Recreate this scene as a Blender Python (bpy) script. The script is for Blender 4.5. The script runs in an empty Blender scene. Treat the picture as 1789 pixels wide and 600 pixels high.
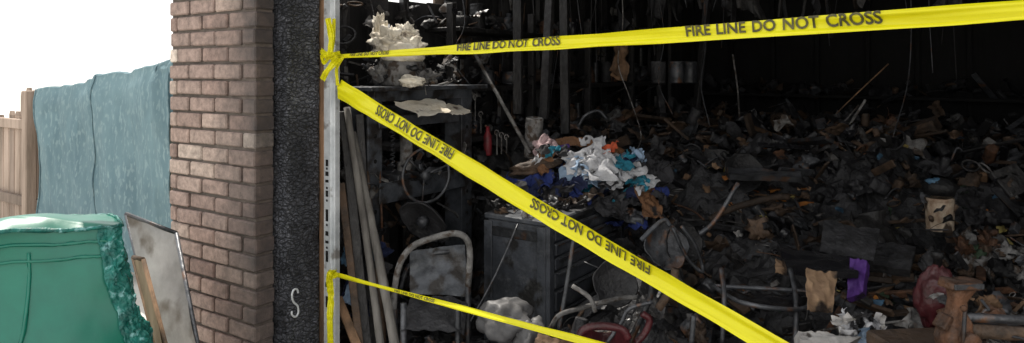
import bpy, math, random, bmesh
from mathutils import Vector, Matrix, noise, Euler
random.seed(11)
rnd=random.uniform
V=Vector
TH=math.radians(34)
CAM=V((2.11,-1.84,1.55)); F=V((-math.sin(TH),math.cos(TH),0)); R=V((math.cos(TH),math.sin(TH),0))
# survey helper: bearing / elevation measured on site + distance -> garage coordinates
def W(u,v,d): return CAM+F*d+R*((u-894.5)/1200*d)+V((0,0,(130-v)/1200*d))
def onY(u,v,Y):
    k=(u-894.5)/1200; d=(Y+1.84)/(F.y+R.y*k); return W(u,v,d)
def sm(x,a,b):
    t=max(0,min(1,(x-a)/(b-a))); return t*t*(3-2*t)

# ---------------------------------------------------------------- materials
def pm(name,c1,c2=None,scale=6,rough=.75,metal=0.,bump=.3,bscale=60,dust=None,dustamt=.5,island=0.,spec=.4,trans=0,stretch=None,rvar=.15,spots=None,spotsc=30,spotth=.62):
    m=bpy.data.materials.new(name); m.use_nodes=True; nt=m.node_tree; N=nt.nodes; L=nt.links
    bs=N['Principled BSDF']
    c2=c2 or tuple(x*.6 for x in c1)
    tc=N.new('ShaderNodeTexCoord'); mp=N.new('ShaderNodeMapping'); L.new(tc.outputs['Object'],mp.inputs[0])
    if stretch: mp.inputs['Scale'].default_value=stretch
    n=N.new('ShaderNodeTexNoise'); n.inputs['Scale'].default_value=scale; n.inputs['Detail'].default_value=8; n.inputs['Roughness'].default_value=.65
    L.new(mp.outputs[0],n.inputs['Vector'])
    r=N.new('ShaderNodeValToRGB'); r.color_ramp.elements[0].position=.35; r.color_ramp.elements[1].position=.66
    r.color_ramp.elements[0].color=(*c2,1); r.color_ramp.elements[1].color=(*c1,1)
    L.new(n.outputs['Fac'],r.inputs[0]); col=r.outputs[0]
    geo=N.new('ShaderNodeNewGeometry')
    if spots:
        n3=N.new('ShaderNodeTexNoise'); n3.inputs['Scale'].default_value=spotsc; n3.inputs['Detail'].default_value=5; L.new(mp.outputs[0],n3.inputs['Vector'])
        mr=N.new('ShaderNodeMapRange'); mr.inputs[1].default_value=spotth; mr.inputs[2].default_value=spotth+.08; L.new(n3.outputs['Fac'],mr.inputs[0])
        mx=N.new('ShaderNodeMixRGB'); L.new(mr.outputs[0],mx.inputs[0]); L.new(col,mx.inputs[1]); mx.inputs[2].default_value=(*spots,1); col=mx.outputs[0]
    if dust:
        sx=N.new('ShaderNodeSeparateXYZ'); L.new(geo.outputs['Normal'],sx.inputs[0])
        n2=N.new('ShaderNodeTexNoise'); n2.inputs['Scale'].default_value=scale*2.3; n2.inputs['Detail'].default_value=9; n2.inputs['Roughness'].default_value=.75
        L.new(tc.outputs['Object'],n2.inputs['Vector'])
        ma=N.new('ShaderNodeMath'); ma.operation='MULTIPLY_ADD'; L.new(sx.outputs[2],ma.inputs[0]); ma.inputs[1].default_value=.18; L.new(n2.outputs['Fac'],ma.inputs[2])
        mr=N.new('ShaderNodeMapRange'); mr.inputs[1].default_value=.52; mr.inputs[2].default_value=.80; mr.inputs[4].default_value=dustamt; L.new(ma.outputs[0],mr.inputs[0])
        mx=N.new('ShaderNodeMixRGB'); L.new(mr.outputs[0],mx.inputs[0]); L.new(col,mx.inputs[1]); mx.inputs[2].default_value=(*dust,1); col=mx.outputs[0]
    if island:
        mr=N.new('ShaderNodeMapRange'); mr.inputs[3].default_value=1-island; mr.inputs[4].default_value=1+island; L.new(geo.outputs['Random Per Island'],mr.inputs[0])
        mx=N.new('ShaderNodeVectorMath'); mx.operation='SCALE'; L.new(col,mx.inputs[0]); L.new(mr.outputs[0],mx.inputs['Scale']); col=mx.outputs[0]
    L.new(col,bs.inputs['Base Color'])
    bs.inputs['Metallic'].default_value=metal; bs.inputs['Specular IOR Level'].default_value=spec
    mr=N.new('ShaderNodeMapRange'); mr.inputs[3].default_value=max(.05,rough-rvar); mr.inputs[4].default_value=min(1,rough+rvar); L.new(n.outputs['Fac'],mr.inputs[0]); L.new(mr.outputs[0],bs.inputs['Roughness'])
    if bump:
        nb=N.new('ShaderNodeTexNoise'); nb.inputs['Scale'].default_value=bscale; nb.inputs['Detail'].default_value=6; L.new(mp.outputs[0],nb.inputs['Vector'])
        bp=N.new('ShaderNodeBump'); bp.inputs['Strength'].default_value=bump; bp.inputs['Distance'].default_value=.01; L.new(nb.outputs['Fac'],bp.inputs['Height']); L.new(bp.outputs[0],bs.inputs['Normal'])
    if trans:
        tr=N.new('ShaderNodeBsdfTranslucent'); L.new(col,tr.inputs[0]); ms=N.new('ShaderNodeMixShader'); ms.inputs[0].default_value=trans
        out=N['Material Output']; L.new(bs.outputs[0],ms.inputs[1]); L.new(tr.outputs[0],ms.inputs[2]); L.new(ms.outputs[0],out.inputs[0])
    return m

soot=pm('soot',(.033,.033,.036),(.009,.009,.010),8,.55,bump=.8,bscale=50,dust=(.12,.122,.13),dustamt=.36,island=.65)
sootw=pm('soot_wall',(.040,.039,.040),(.009,.009,.010),4,.8,bump=1,bscale=25,dust=(.11,.10,.095),dustamt=.5,island=.5,stretch=(1,1,.3))
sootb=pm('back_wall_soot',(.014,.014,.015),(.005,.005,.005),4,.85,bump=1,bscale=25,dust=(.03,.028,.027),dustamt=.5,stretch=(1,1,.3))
smetal=pm('sooty_metal',(.075,.08,.088),(.017,.018,.021),9,.4,.3,bump=.4,bscale=40,dust=(.19,.195,.21),dustamt=.5,island=.55,spots=(.10,.05,.027),spotsc=12,spotth=.57)
pmetal=pm('press_grey_metal',(.10,.11,.128),(.026,.03,.036),6,.5,.15,bump=.4,bscale=50,dust=(.20,.21,.225),dustamt=.5,spots=(.025,.022,.021),spotsc=8,spotth=.52)
chest=pm('chest_grey_paint',(.075,.083,.098),(.033,.037,.044),5,.45,.1,bump=.3,bscale=50,dust=(.20,.205,.215),dustamt=.6,spots=(.018,.018,.018),spotsc=7,spotth=.54)
ashm=pm('ash_grey',(.26,.255,.25),(.06,.058,.056),14,.85,bump=.7,bscale=50,island=.45,spots=(.06,.045,.035),spotsc=18,spotth=.54)
ashsun=pm('sunlit_ash',(.90,.86,.76),(.72,.64,.50),9,.85,bump=.8,bscale=60,spots=(.16,.11,.08),spotsc=10,spotth=.61)  # ash made paler and yellower, with the sunlight put into the colour
charw=pm('charred_wood',(.040,.038,.038),(.009,.009,.010),10,.5,bump=1.,bscale=45,dust=(.14,.138,.135),dustamt=.4,island=.5,stretch=(1,1,.4))
charb=pm('brown_char',(.105,.066,.042),(.024,.017,.012),10,.7,bump=.8,bscale=45,island=.55,dust=(.16,.14,.13),dustamt=.25)
brownw=pm('scorched_wood',(.23,.135,.075),(.05,.032,.02),9,.8,bump=.6,bscale=40,island=.45,stretch=(1,1,.3))
greyw=pm('grey_pole_wood',(.20,.19,.175),(.055,.05,.046),10,.8,bump=.6,bscale=60,stretch=(1,1,.12),island=.25)
rust=pm('rust',(.17,.08,.042),(.045,.026,.018),16,.7,.2,bump=.8,bscale=70,island=.25,dust=(.22,.18,.16),dustamt=.3)
galv=pm('galvanised_steel',(.74,.77,.79),(.47,.5,.52),9,.5,.3,bump=.1,bscale=90,spots=(.25,.24,.23),spotsc=12,spotth=.6)
black=pm('hole_shade_black',(.008,.008,.008),(.005,.005,.005),5,.9,bump=0)  # flat black that paints the shade inside holes and slots
alu=pm('panel_metal',(.36,.35,.34),(.15,.145,.14),3,.42,.45,bump=.2,bscale=20,spots=(.09,.075,.06),spotsc=4,spotth=.52)
plyw=pm('plywood',(.38,.27,.17),(.2,.14,.09),5,.8,bump=.3,stretch=(1,1,.2))
green=pm('bin_green_plastic',(.012,.20,.135),(.006,.125,.088),2.5,.33,bump=.15,bscale=7,spec=.5,spots=(.03,.25,.19),spotsc=5,spotth=.6)
greenrim=pm('melted_plastic_edge',(.02,.21,.175),(.008,.075,.065),18,.5,bump=1,bscale=45,spots=(.18,.40,.40),spotsc=34,spotth=.57)
tarp=pm('shade_cloth',(.20,.31,.345),(.145,.24,.28),5,.85,bump=.5,bscale=220,trans=.3,stretch=(1,1,.35),spots=(.25,.36,.39),spotsc=45,spotth=.54)
fwood=pm('fence_wood',(.38,.30,.245),(.17,.13,.10),7,.85,bump=.5,bscale=40,island=.35,stretch=(1,1,.12))
tapey=pm('tape_yellow',(.86,.82,.012),(.77,.72,.01),3,.3,bump=.35,bscale=14,trans=.2,rvar=.08)
ink=pm('tape_ink',(.03,.03,.015),(.10,.09,.02),40,.5,bump=0)
concrete=pm('driveway_concrete',(.46,.43,.39),(.36,.34,.31),3,.9,bump=.3,bscale=80)
dirt=pm('pale_gravel_ground',(.62,.60,.56),(.5,.48,.44),1.5,.95,bump=.4,bscale=10)
def cloth(n,c,d=.5,sp=None,th=.58): return pm('cloth_'+n,c,tuple(x*d for x in c),9,.9,bump=.6,bscale=90,spots=sp or (.03,.028,.028),spotsc=13,spotth=th)
cW=cloth('white',(.60,.61,.64),.6); cB=cloth('blue',(.025,.045,.20)); cT=cloth('teal',(.03,.25,.36)); cP=cloth('pink',(.52,.38,.39),.6); cR=cloth('red',(.60,.11,.045)); cBr=cloth('brown',(.24,.12,.06)); cLB=cloth('light_blue',(.32,.44,.60),.6); cD=cloth('dark',(.04,.04,.045)); cN=cloth('navy',(.02,.03,.09)); cPu=cloth('purple',(.10,.05,.24))
card=pm('cardboard',(.42,.28,.17),(.22,.14,.09),8,.9,bump=.3,spots=(.03,.022,.018),spotsc=6,spotth=.55)
purple=pm('purple_card',(.14,.05,.30),(.05,.02,.13),5,.6,spots=(.025,.02,.03),spotsc=9,spotth=.53)
maroon=pm('maroon_plastic',(.11,.018,.023),(.03,.01,.012),5,.35,bump=.4,dust=(.10,.08,.08),dustamt=.4)
greyp=pm('grey_plastic',(.12,.12,.125),(.045,.045,.047),5,.5,bump=.4,bscale=12,dust=(.2,.19,.18),dustamt=.3)
orange=pm('orange_scrap',(.5,.2,.04),(.2,.07,.02),6,.7); yellow=pm('yellow_scrap',(.42,.36,.12),(.2,.15,.05),6,.8)
greens=pm('olive_scrap',(.06,.10,.06),(.02,.035,.02),6,.7,island=.4); blues=pm('blue_scrap',(.08,.17,.27),(.02,.05,.08),6,.6,island=.4)
whitep=pm('white_scrap',(.58,.57,.56),(.25,.24,.23),8,.7,island=.3,spots=(.05,.045,.04),spotsc=14,spotth=.56)
glossb=pm('gloss_black',(.025,.025,.028),(.01,.01,.012),6,.25,bump=.5,bscale=20,island=.3)

def brickmat():
    m=bpy.data.materials.new('brick'); m.use_nodes=True; nt=m.node_tree; N=nt.nodes; L=nt.links; bs=N['Principled BSDF']
    geo=N.new('ShaderNodeNewGeometry'); r=N.new('ShaderNodeValToRGB'); L.new(geo.outputs['Random Per Island'],r.inputs[0])
    cols=[(0,(.24,.165,.14)),(.3,(.35,.25,.21)),(.6,(.29,.21,.18)),(.84,(.39,.29,.245)),(.95,(.48,.38,.32)),(1,(.70,.60,.52))]
    e=r.color_ramp.elements
    e[0].color=(*cols[0][1],1); e[1].color=(*cols[-1][1],1)
    for p,c in cols[1:-1]:
        x=e.new(p); x.color=(*c,1)
    n=N.new('ShaderNodeTexNoise'); n.inputs['Scale'].default_value=24; n.inputs['Detail'].default_value=10; n.inputs['Roughness'].default_value=.75; L.new(geo.outputs['Position'],n.inputs['Vector'])
    mr=N.new('ShaderNodeMapRange'); mr.inputs[1].default_value=.3; mr.inputs[2].default_value=.7; mr.inputs[3].default_value=.4; mr.inputs[4].default_value=1.55; L.new(n.outputs['Fac'],mr.inputs[0])
    sc=N.new('ShaderNodeVectorMath'); sc.operation='SCALE'; L.new(r.outputs[0],sc.inputs[0]); L.new(mr.outputs[0],sc.inputs['Scale'])
    sx=N.new('ShaderNodeSeparateXYZ'); L.new(geo.outputs['Position'],sx.inputs[0])
    n2=N.new('ShaderNodeTexNoise'); n2.inputs['Scale'].default_value=5; n2.inputs['Detail'].default_value=6; L.new(geo.outputs['Position'],n2.inputs['Vector'])
    ad=N.new('ShaderNodeMath'); ad.operation='MULTIPLY_ADD'; L.new(n2.outputs['Fac'],ad.inputs[0]); ad.inputs[1].default_value=.5; L.new(sx.outputs[0],ad.inputs[2])
    m2=N.new('ShaderNodeMapRange'); m2.inputs[1].default_value=-.58; m2.inputs[2].default_value=-.18; m2.inputs[4].default_value=.9; L.new(ad.outputs[0],m2.inputs[0])
    m3=N.new('ShaderNodeMapRange'); m3.inputs[1].default_value=.0; m3.inputs[2].default_value=.03; m3.inputs[4].default_value=.80; L.new(sx.outputs[1],m3.inputs[0])
    mxx=N.new('ShaderNodeMath'); mxx.operation='MAXIMUM'; L.new(m2.outputs[0],mxx.inputs[0]); L.new(m3.outputs[0],mxx.inputs[1])
    mx=N.new('ShaderNodeMixRGB'); L.new(mxx.outputs[0],mx.inputs[0]); L.new(sc.outputs[0],mx.inputs[1]); mx.inputs[2].default_value=(.035,.032,.032,1)
    L.new(mx.outputs[0],bs.inputs['Base Color']); bs.inputs['Roughness'].default_value=.8
    bp=N.new('ShaderNodeBump'); bp.inputs['Strength'].default_value=.8; bp.inputs['Distance'].default_value=.01; L.new(n.outputs['Fac'],bp.inputs['Height']); L.new(bp.outputs[0],bs.inputs['Normal'])
    return m
brick=brickmat()
mortar=pm('mortar',(.14,.115,.10),(.07,.058,.05),14,.95,bump=.5)
def gatormat():
    m=bpy.data.materials.new('alligator_char'); m.use_nodes=True; nt=m.node_tree; N=nt.nodes; L=nt.links; bs=N['Principled BSDF']
    tc=N.new('ShaderNodeTexCoord'); mp=N.new('ShaderNodeMapping'); L.new(tc.outputs['Object'],mp.inputs[0]); mp.inputs['Scale'].default_value=(1,1,1.9)
    nw=N.new('ShaderNodeTexNoise'); nw.inputs['Scale'].default_value=12; L.new(mp.outputs[0],nw.inputs['Vector'])
    ad=N.new('ShaderNodeMixRGB'); ad.blend_type='ADD'; ad.inputs[0].default_value=.08; L.new(mp.outputs[0],ad.inputs[1]); L.new(nw.outputs['Color'],ad.inputs[2])
    v=N.new('ShaderNodeTexVoronoi'); v.feature='DISTANCE_TO_EDGE'; v.inputs['Scale'].default_value=30; L.new(ad.outputs[0],v.inputs['Vector'])
    v2=N.new('ShaderNodeTexVoronoi'); v2.feature='DISTANCE_TO_EDGE'; v2.inputs['Scale'].default_value=75; L.new(ad.outputs[0],v2.inputs['Vector'])
    mr=N.new('ShaderNodeMapRange'); mr.inputs[1].default_value=0; mr.inputs[2].default_value=.14; L.new(v.outputs['Distance'],mr.inputs[0])
    mr2=N.new('ShaderNodeMapRange'); mr2.inputs[1].default_value=0; mr2.inputs[2].default_value=.12; mr2.inputs[3].default_value=.5; L.new(v2.outputs['Distance'],mr2.inputs[0])
    mm=N.new('ShaderNodeMath'); mm.operation='MULTIPLY'; L.new(mr.outputs[0],mm.inputs[0]); L.new(mr2.outputs[0],mm.inputs[1])
    n=N.new('ShaderNodeTexNoise'); n.inputs['Scale'].default_value=6; n.inputs['Detail'].default_value=8; L.new(tc.outputs['Object'],n.inputs['Vector'])
    r=N.new('ShaderNodeValToRGB'); r.color_ramp.elements[0].position=.35; r.color_ramp.elements[1].position=.68; r.color_ramp.elements[0].color=(.045,.048,.057,1); r.color_ramp.elements[1].color=(.17,.178,.205,1); L.new(n.outputs['Fac'],r.inputs[0])
    mu=N.new('ShaderNodeMixRGB'); mu.blend_type='MULTIPLY'; mu.inputs[0].default_value=.8; L.new(r.outputs[0],mu.inputs[1]); L.new(mm.outputs[0],mu.inputs[2]); L.new(mu.outputs[0],bs.inputs['Base Color'])
    bs.inputs['Roughness'].default_value=.45
    bp=N.new('ShaderNodeBump'); bp.inputs['Strength'].default_value=1; bp.inputs['Distance'].default_value=.015; L.new(mm.outputs[0],bp.inputs['Height']); L.new(bp.outputs[0],bs.inputs['Normal'])
    return m
gator=gatormat()

# ---------------------------------------------------------------- builder
class B:
    def __init__(s): s.v=[]; s.f=[]; s.m=[]; s.s=[]; s.mats=[]
    def mi(s,mat):
        if mat not in s.mats: s.mats.append(mat)
        return s.mats.index(mat)
    def add(s,vs,fs,mat,M=None,smooth=False):
        o=len(s.v); i=s.mi(mat)
        s.v.extend([(M@V(p)) if M else V(p) for p in vs])
        for f in fs: s.f.append([a+o for a in f]); s.m.append(i); s.s.append(smooth)
    def box(s,c,size,mat,rot=(0,0,0),bev=.004,M=None):
        if M is None: M=Matrix.Translation(V(c))@Euler(rot).to_matrix().to_4x4()
        hx,hy,hz=[x/2 for x in size]; b=min(bev,hx*.45,hy*.45,hz*.45)
        if b<=0:
            vs=[(x*hx,y*hy,z*hz) for x in(-1,1) for y in(-1,1) for z in(-1,1)]
            fs=[(0,1,3,2),(4,6,7,5),(0,4,5,1),(2,3,7,6),(0,2,6,4),(1,5,7,3)]
            s.add(vs,fs,mat,M); return
        vs=[];idx={}
        for x in(-1,1):
            for y in(-1,1):
                for z in(-1,1):
                    for a in range(3):
                        p=[x*(hx-b),y*(hy-b),z*(hz-b)]; p[a]=(x,y,z)[a]*(hx,hy,hz)[a]
                        idx[(x,y,z,a)]=len(vs); vs.append(tuple(p))
        fs=[]
        for sgn in(-1,1):
            fs.append([idx[(sgn,y,z,0)] for y,z in((-1,-1),(1,-1),(1,1),(-1,1))])
            fs.append([idx[(x,sgn,z,1)] for x,z in((-1,-1),(1,-1),(1,1),(-1,1))])
            fs.append([idx[(x,y,sgn,2)] for x,y in((-1,-1),(1,-1),(1,1),(-1,1))])
        for p in(-1,1):
            for q in(-1,1):
                fs.append([idx[(-1,p,q,1)],idx[(1,p,q,1)],idx[(1,p,q,2)],idx[(-1,p,q,2)]])
                fs.append([idx[(p,-1,q,0)],idx[(p,1,q,0)],idx[(p,1,q,2)],idx[(p,-1,q,2)]])
                fs.append([idx[(p,q,-1,0)],idx[(p,q,1,0)],idx[(p,q,1,1)],idx[(p,q,-1,1)]])
        for x in(-1,1):
            for y in(-1,1):
                for z in(-1,1): fs.append([idx[(x,y,z,a)] for a in range(3)])
        s.add(vs,fs,mat,M)
    def tube(s,pts,r,mat,n=8,closed=False,wob=0,r2=None,caps=True):
        pts=[V(p) for p in pts]; N=len(pts); vs=[];fs=[]
        up=V((0,0,1)); t0=(pts[1]-pts[0]).normalized()
        if abs(t0.dot(up))>.95: up=V((1,0,0))
        a=t0.cross(up).normalized()
        for i,p in enumerate(pts):
            if closed: t=(pts[(i+1)%N]-pts[i-1]).normalized()
            else: t=(pts[min(i+1,N-1)]-pts[max(i-1,0)]).normalized()
            a=(a-t*a.dot(t)).normalized(); b=t.cross(a)
            rr=r if r2 is None else r+(r2-r)*i/(N-1)
            for j in range(n):
                an=2*math.pi*j/n; q=rr*(1+(wob*noise.noise(p*40+V((j,0,0))) if wob else 0))
                vs.append(p+a*math.cos(an)*q+b*math.sin(an)*q)
        for i in range(N if closed else N-1):
            k=(i+1)%N
            for j in range(n): fs.append((i*n+j,i*n+(j+1)%n,k*n+(j+1)%n,k*n+j))
        if not closed and caps: fs.append(list(range(n))[::-1]); fs.append([(N-1)*n+j for j in range(n)])
        s.add(vs,fs,mat,smooth=True)
    def lathe(s,prof,mat,M,n=20,dent=0,smooth=True):
        vs=[];fs=[]
        for i,(r,z) in enumerate(prof):
            for j in range(n):
                a=2*math.pi*j/n; q=r*(1+dent*noise.noise(V((math.cos(a)*2,math.sin(a)*2,z*12+M[0][3]*9))))
                vs.append((q*math.cos(a),q*math.sin(a),z))
        for i in range(len(prof)-1):
            for j in range(n): fs.append((i*n+j,i*n+(j+1)%n,(i+1)*n+(j+1)%n,(i+1)*n+j))
        fs.append(list(range(n))[::-1]); fs.append([(len(prof)-1)*n+j for j in range(n)])
        s.add(vs,fs,mat,M,smooth)
    def grid(s,fn,nu,nv,mat,smooth=True):
        vs=[];fs=[]
        for i in range(nu+1):
            for j in range(nv+1): vs.append(fn(i/nu,j/nv))
        for i in range(nu):
            for j in range(nv): a=i*(nv+1)+j; fs.append((a,a+1,a+nv+2,a+nv+1))
        s.add(vs,fs,mat,smooth=smooth)
    def crumple(s,c,w,h,mat,amp=.05,rot=(0,0,0),n=16,freq=6,seed=None):
        sd=rnd(0,90) if seed is None else seed; M=Euler(rot).to_matrix(); c=V(c)
        def fn(a,b):
            x=(a-.5)*w; y=(b-.5)*h; q=V((x*freq+sd,y*freq,sd)); nv=noise.noise_vector(q)*amp+noise.noise_vector(q*2.7)*amp*.45
            z=nv.z+abs(noise.noise(q*1.5))*amp*1.2
            e=1+.2*noise.noise(q*.7)
            return c+M@V((x*e+nv.x,y*e+nv.y,z))
        s.grid(fn,n,n,mat)
    def blob(s,c,r,mat,amp=.25,sc=(1,1,1),freq=3,n=10,rot=(0,0,0)):
        M=Euler(rot).to_matrix(); c=V(c); sd=rnd(0,99)
        def fn(a,b):
            th=a*math.pi; ph=b*2*math.pi; p=V((math.sin(th)*math.cos(ph),math.sin(th)*math.sin(ph),math.cos(th)))
            q=r*(1+amp*noise.noise(p*freq*.6+V((sd,sd,0)))+amp*.5*noise.noise(p*freq*1.6+V((0,sd,0))))
            return c+M@V((p.x*q*sc[0],p.y*q*sc[1],p.z*q*sc[2]))
        s.grid(fn,n,n*2,mat)
    def obj(s,name,parent=None):
        if not s.v: return None
        lo=V((min(p.x for p in s.v),min(p.y for p in s.v),min(p.z for p in s.v))); hi=V((max(p.x for p in s.v),max(p.y for p in s.v),max(p.z for p in s.v)))
        c=V(((lo.x+hi.x)/2,(lo.y+hi.y)/2,lo.z))
        me=bpy.data.meshes.new(name); me.from_pydata([p-c for p in s.v],[],s.f)
        for m in s.mats: me.materials.append(m)
        me.polygons.foreach_set('material_index',s.m); me.polygons.foreach_set('use_smooth',s.s); me.update()
        o=bpy.data.objects.new(name,me); o.location=c; bpy.context.collection.objects.link(o)
        if parent: o.parent=parent; o.matrix_parent_inverse=Matrix.Translation(-parent.location)
        return o
def empty(name,loc=(0,0,0)):
    e=bpy.data.objects.new(name,None); e.location=loc; bpy.context.collection.objects.link(e); return e
def curve(pts,n=6):
    pts=[V(p) for p in pts]; out=[]
    P=[pts[0]*2-pts[1]]+pts+[pts[-1]*2-pts[-2]]
    for i in range(1,len(P)-2):
        for k in range(n):
            t=k/n; a,b,c,d=P[i-1],P[i],P[i+1],P[i+2]
            out.append(.5*((2*b)+(c-a)*t+(2*a-5*b+4*c-d)*t*t+(3*b-a-3*c+d)*t**3))
    out.append(pts[-1]); return out
def PT(lst,d): return [W(u,v,d if len(t)<1 else t[0]) for (u,v,*t) in lst]
def align(p0,p1):
    z=(V(p1)-V(p0)).normalized(); return z.to_track_quat('Z','Y').to_matrix().to_4x4()
def plank(b,p0,p1,w,t,mat,roll=0,bev=.003):
    p0=V(p0);p1=V(p1); M=Matrix.Translation((p0+p1)/2)@align(p0,p1)@Matrix.Rotation(roll,4,'Z'); b.box(None,(w,t,(p1-p0).length),mat,M=M,bev=bev)
def piece(b,p,s,mats):
    k=random.random(); m=random.choice(mats); rot=(rnd(-.9,.9),rnd(-.9,.9),rnd(0,6.3))
    if k<.26:
        L=s*rnd(1.2,3.4); dr=V((rnd(-1,1),rnd(-1,1),rnd(-.5,.6))).normalized(); plank(b,p-dr*L/2,p+dr*L/2,s*rnd(.15,.45),s*rnd(.06,.18),m,rnd(0,3))
    elif k<.36:
        L=s*rnd(1.5,4); dr=V((rnd(-1,1),rnd(-1,1),rnd(-.4,.8))).normalized(); sd=V((rnd(-1,1),rnd(-1,1),rnd(-.3,1)))*L*.25
        b.tube(curve([p-dr*L/2,p+sd*.6,p+dr*L/2],5),s*rnd(.03,.08),m,n=6)
    elif k<.45:
        r=s*rnd(.2,.4); h=s*rnd(.4,1.2); b.lathe([(r*.92,0),(r,h*.04),(r,h*.45),(r*.96,h*.5),(r,h*.55),(r,h*.93),(r*.9,h),(r*.5,h*.99)],m,Matrix.Translation(p)@Euler(rot).to_matrix().to_4x4(),n=14,dent=.4)
    elif k<.75: b.crumple(p,s*rnd(.8,1.9),s*rnd(.8,1.5),m,amp=s*rnd(.25,.6),rot=rot,n=9,freq=.9/s)
    elif k<.78:
        r=s*rnd(.4,.8); M=Matrix.Translation(p)@Euler(rot).to_matrix().to_4x4(); b.tube([M@V((r*math.cos(a*.4488),r*math.sin(a*.4488),0)) for a in range(14)],s*rnd(.04,.08),m,n=6,closed=True)
    elif k<.89: b.box(p,(s*rnd(.4,1.2),s*rnd(.25,.8),s*rnd(.12,.5)),m,rot,bev=.006)
    else: b.blob(p,s*.55,m,1.0,(rnd(.7,1.3),rnd(.7,1.3),rnd(.4,.9)),n=9,rot=rot)

# ---------------------------------------------------------------- ground
b=B(); b.grid(lambda a,c:V(((a-.5)*600,(c-.5)*600,-.008)),4,4,dirt,False); b.obj('ground')
b=B(); b.grid(lambda a,c:V((-1.15+a*6.3,-9+c*9.0,0)),4,4,concrete,False); b.obj('driveway')

# ---------------------------------------------------------------- garage
G=empty('brick_garage',(0,0,0))
XL,XR,YB=-1.0,4.6,6.6
b=B()
ch=.0762; bl=.203; mo=.011
for i in range(35):
    z=i*ch
    first=True; xr=-.472; L0=bl if i%2 else .1
    while xr>-1.146+.02:
        ln=L0 if first else bl
        xl=max(xr-ln,-1.146)
        if xr-xl>.03:
            pj=rnd(-.004,.004); w=xr-xl-mo
            b.box(((xl+xr)/2+(.005+rnd(-.003,.003) if first else 0),.05+pj,z+ch/2+rnd(-.002,.002)),(w,.1,ch-mo+rnd(-.003,.001)),brick,(0,rnd(-.01,.01),rnd(-.015,.015)),bev=.006)
        xr=xl; first=False
b.obj('brick_pilaster',G)
b=B(); b.box((-.81,.056,1.333),(.655,.084,2.66),mortar,bev=0); b.obj('mortar',G)
b=B()
x1,y0,y1=-.402,.118,.298; x0=-.56
def fx(a,c):
    y=y0+(y1-y0)*c; z=2.55*a; q=V((y*30,z*22,3))
    e=-.008*(sm(abs(c-.5),.44,.5)); return V((x1+noise.noise(q)*.006+noise.noise(q*.3)*.006+e,y,z))
b.grid(fx,230,18,gator)
def fy(a,c):
    x=x0+(x1-x0)*c; z=2.55*a; q=V((x*30,z*22,7)); q3=V((y0*30,z*22,3))
    xx=x if c<1 else x1+noise.noise(q3)*.006+noise.noise(q3*.3)*.006-.008
    return V((xx,y0+noise.noise(q)*.004*(0 if c==1 else 1),z))
b.grid(fy,230,14,gator)
b.box((-.49,.21,1.27),(.15,.165,2.54),charw,bev=0)
b.box((-.398,.306,1.25),(.03,.012,2.5),brownw,bev=.002)
b.obj('door_jamb_post',G)
b=B()
def burnt(y): return .40<y<2.0
for k in range(34):
    y=.32+k*.19
    top=2.5 if not burnt(y) else 2.02+rnd(-.05,.04)
    b.box((XL-.012,y,top/2),(.02,.186,top),sootw,bev=.003)
    b.box((XL-.115,y,top/2),(.02,.19,top-.02),fwood,bev=.003)
for y in (.45,.95,1.45,1.95,2.6,3.1,3.7,4.3,4.9,5.5,6.1):
    top=2.5 if not burnt(y) else 2.06
    plank(b,(XL+.045,y,0),(XL+.045+rnd(-.01,.01),y+rnd(-.02,.02),top),.04,.085,charw)
b.box((XL+.03,3.4,1.05),(.05,6,.04),charw)
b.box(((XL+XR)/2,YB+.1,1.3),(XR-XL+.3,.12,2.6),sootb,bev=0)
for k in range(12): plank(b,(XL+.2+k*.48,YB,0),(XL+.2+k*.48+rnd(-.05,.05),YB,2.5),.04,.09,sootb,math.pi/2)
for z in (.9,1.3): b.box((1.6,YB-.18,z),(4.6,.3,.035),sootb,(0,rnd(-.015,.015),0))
b.box((XR+.1,3.3,1.3),(.12,6.6,2.6),sootb,bev=0)
b.box((XR-.03,.1,1.3),(.2,.2,2.6),brick,bev=.01)
b.box(((XL+XR)/2,.1,2.62),(XR-XL+.4,.18,.24),charw,bev=.01)
b.obj('interior_walls',G)
b=B()
def roofp(x0,x1,y0,y1): b.box(((x0+x1)/2,(y0+y1)/2,2.80),(x1-x0,y1-y0,.05),sootw,bev=0)
roofp(-.60,XR+.35,-.3,6.9); roofp(-1.5,-.602,-.3,.40); roofp(-1.5,-.602,2.1,6.9)
for k in range(11):
    if k in(1,2): b.box((2.0,.5+k*.6,2.66),(XR+.6,.045,.16),charw)
    else: b.box(((XL+XR)/2,.5+k*.6,2.66),(XR-XL,.045,.16),charw,(rnd(-.02,.02),0,rnd(-.01,.01)))
b.obj('roof',G)
b=B(); b.box(((XL+XR)/2,3.35,-.0),(XR-XL+.1,6.6,.03),soot,bev=0); b.obj('floor_slab',G)
# burnt board and insulation scraps sagging from the ceiling
b=B()
for i in range(60):
    x=rnd(-.2,3.0); y=rnd(2.2,5.6); L=rnd(.2,.75); m=random.choice([charw,soot,charb,soot])
    if i%3==0: plank(b,(x,y,2.6),(x+rnd(-.15,.15),y+rnd(-.15,.15),2.6-L),rnd(.02,.07),.015,m,rnd(0,3))
    else: b.crumple((x,y,2.6-L*.5),rnd(.08,.25),L,m,.06,(1.5,0,rnd(0,3)),n=12,freq=8)
b.obj('sagging_ceiling_debris',G)

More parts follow.
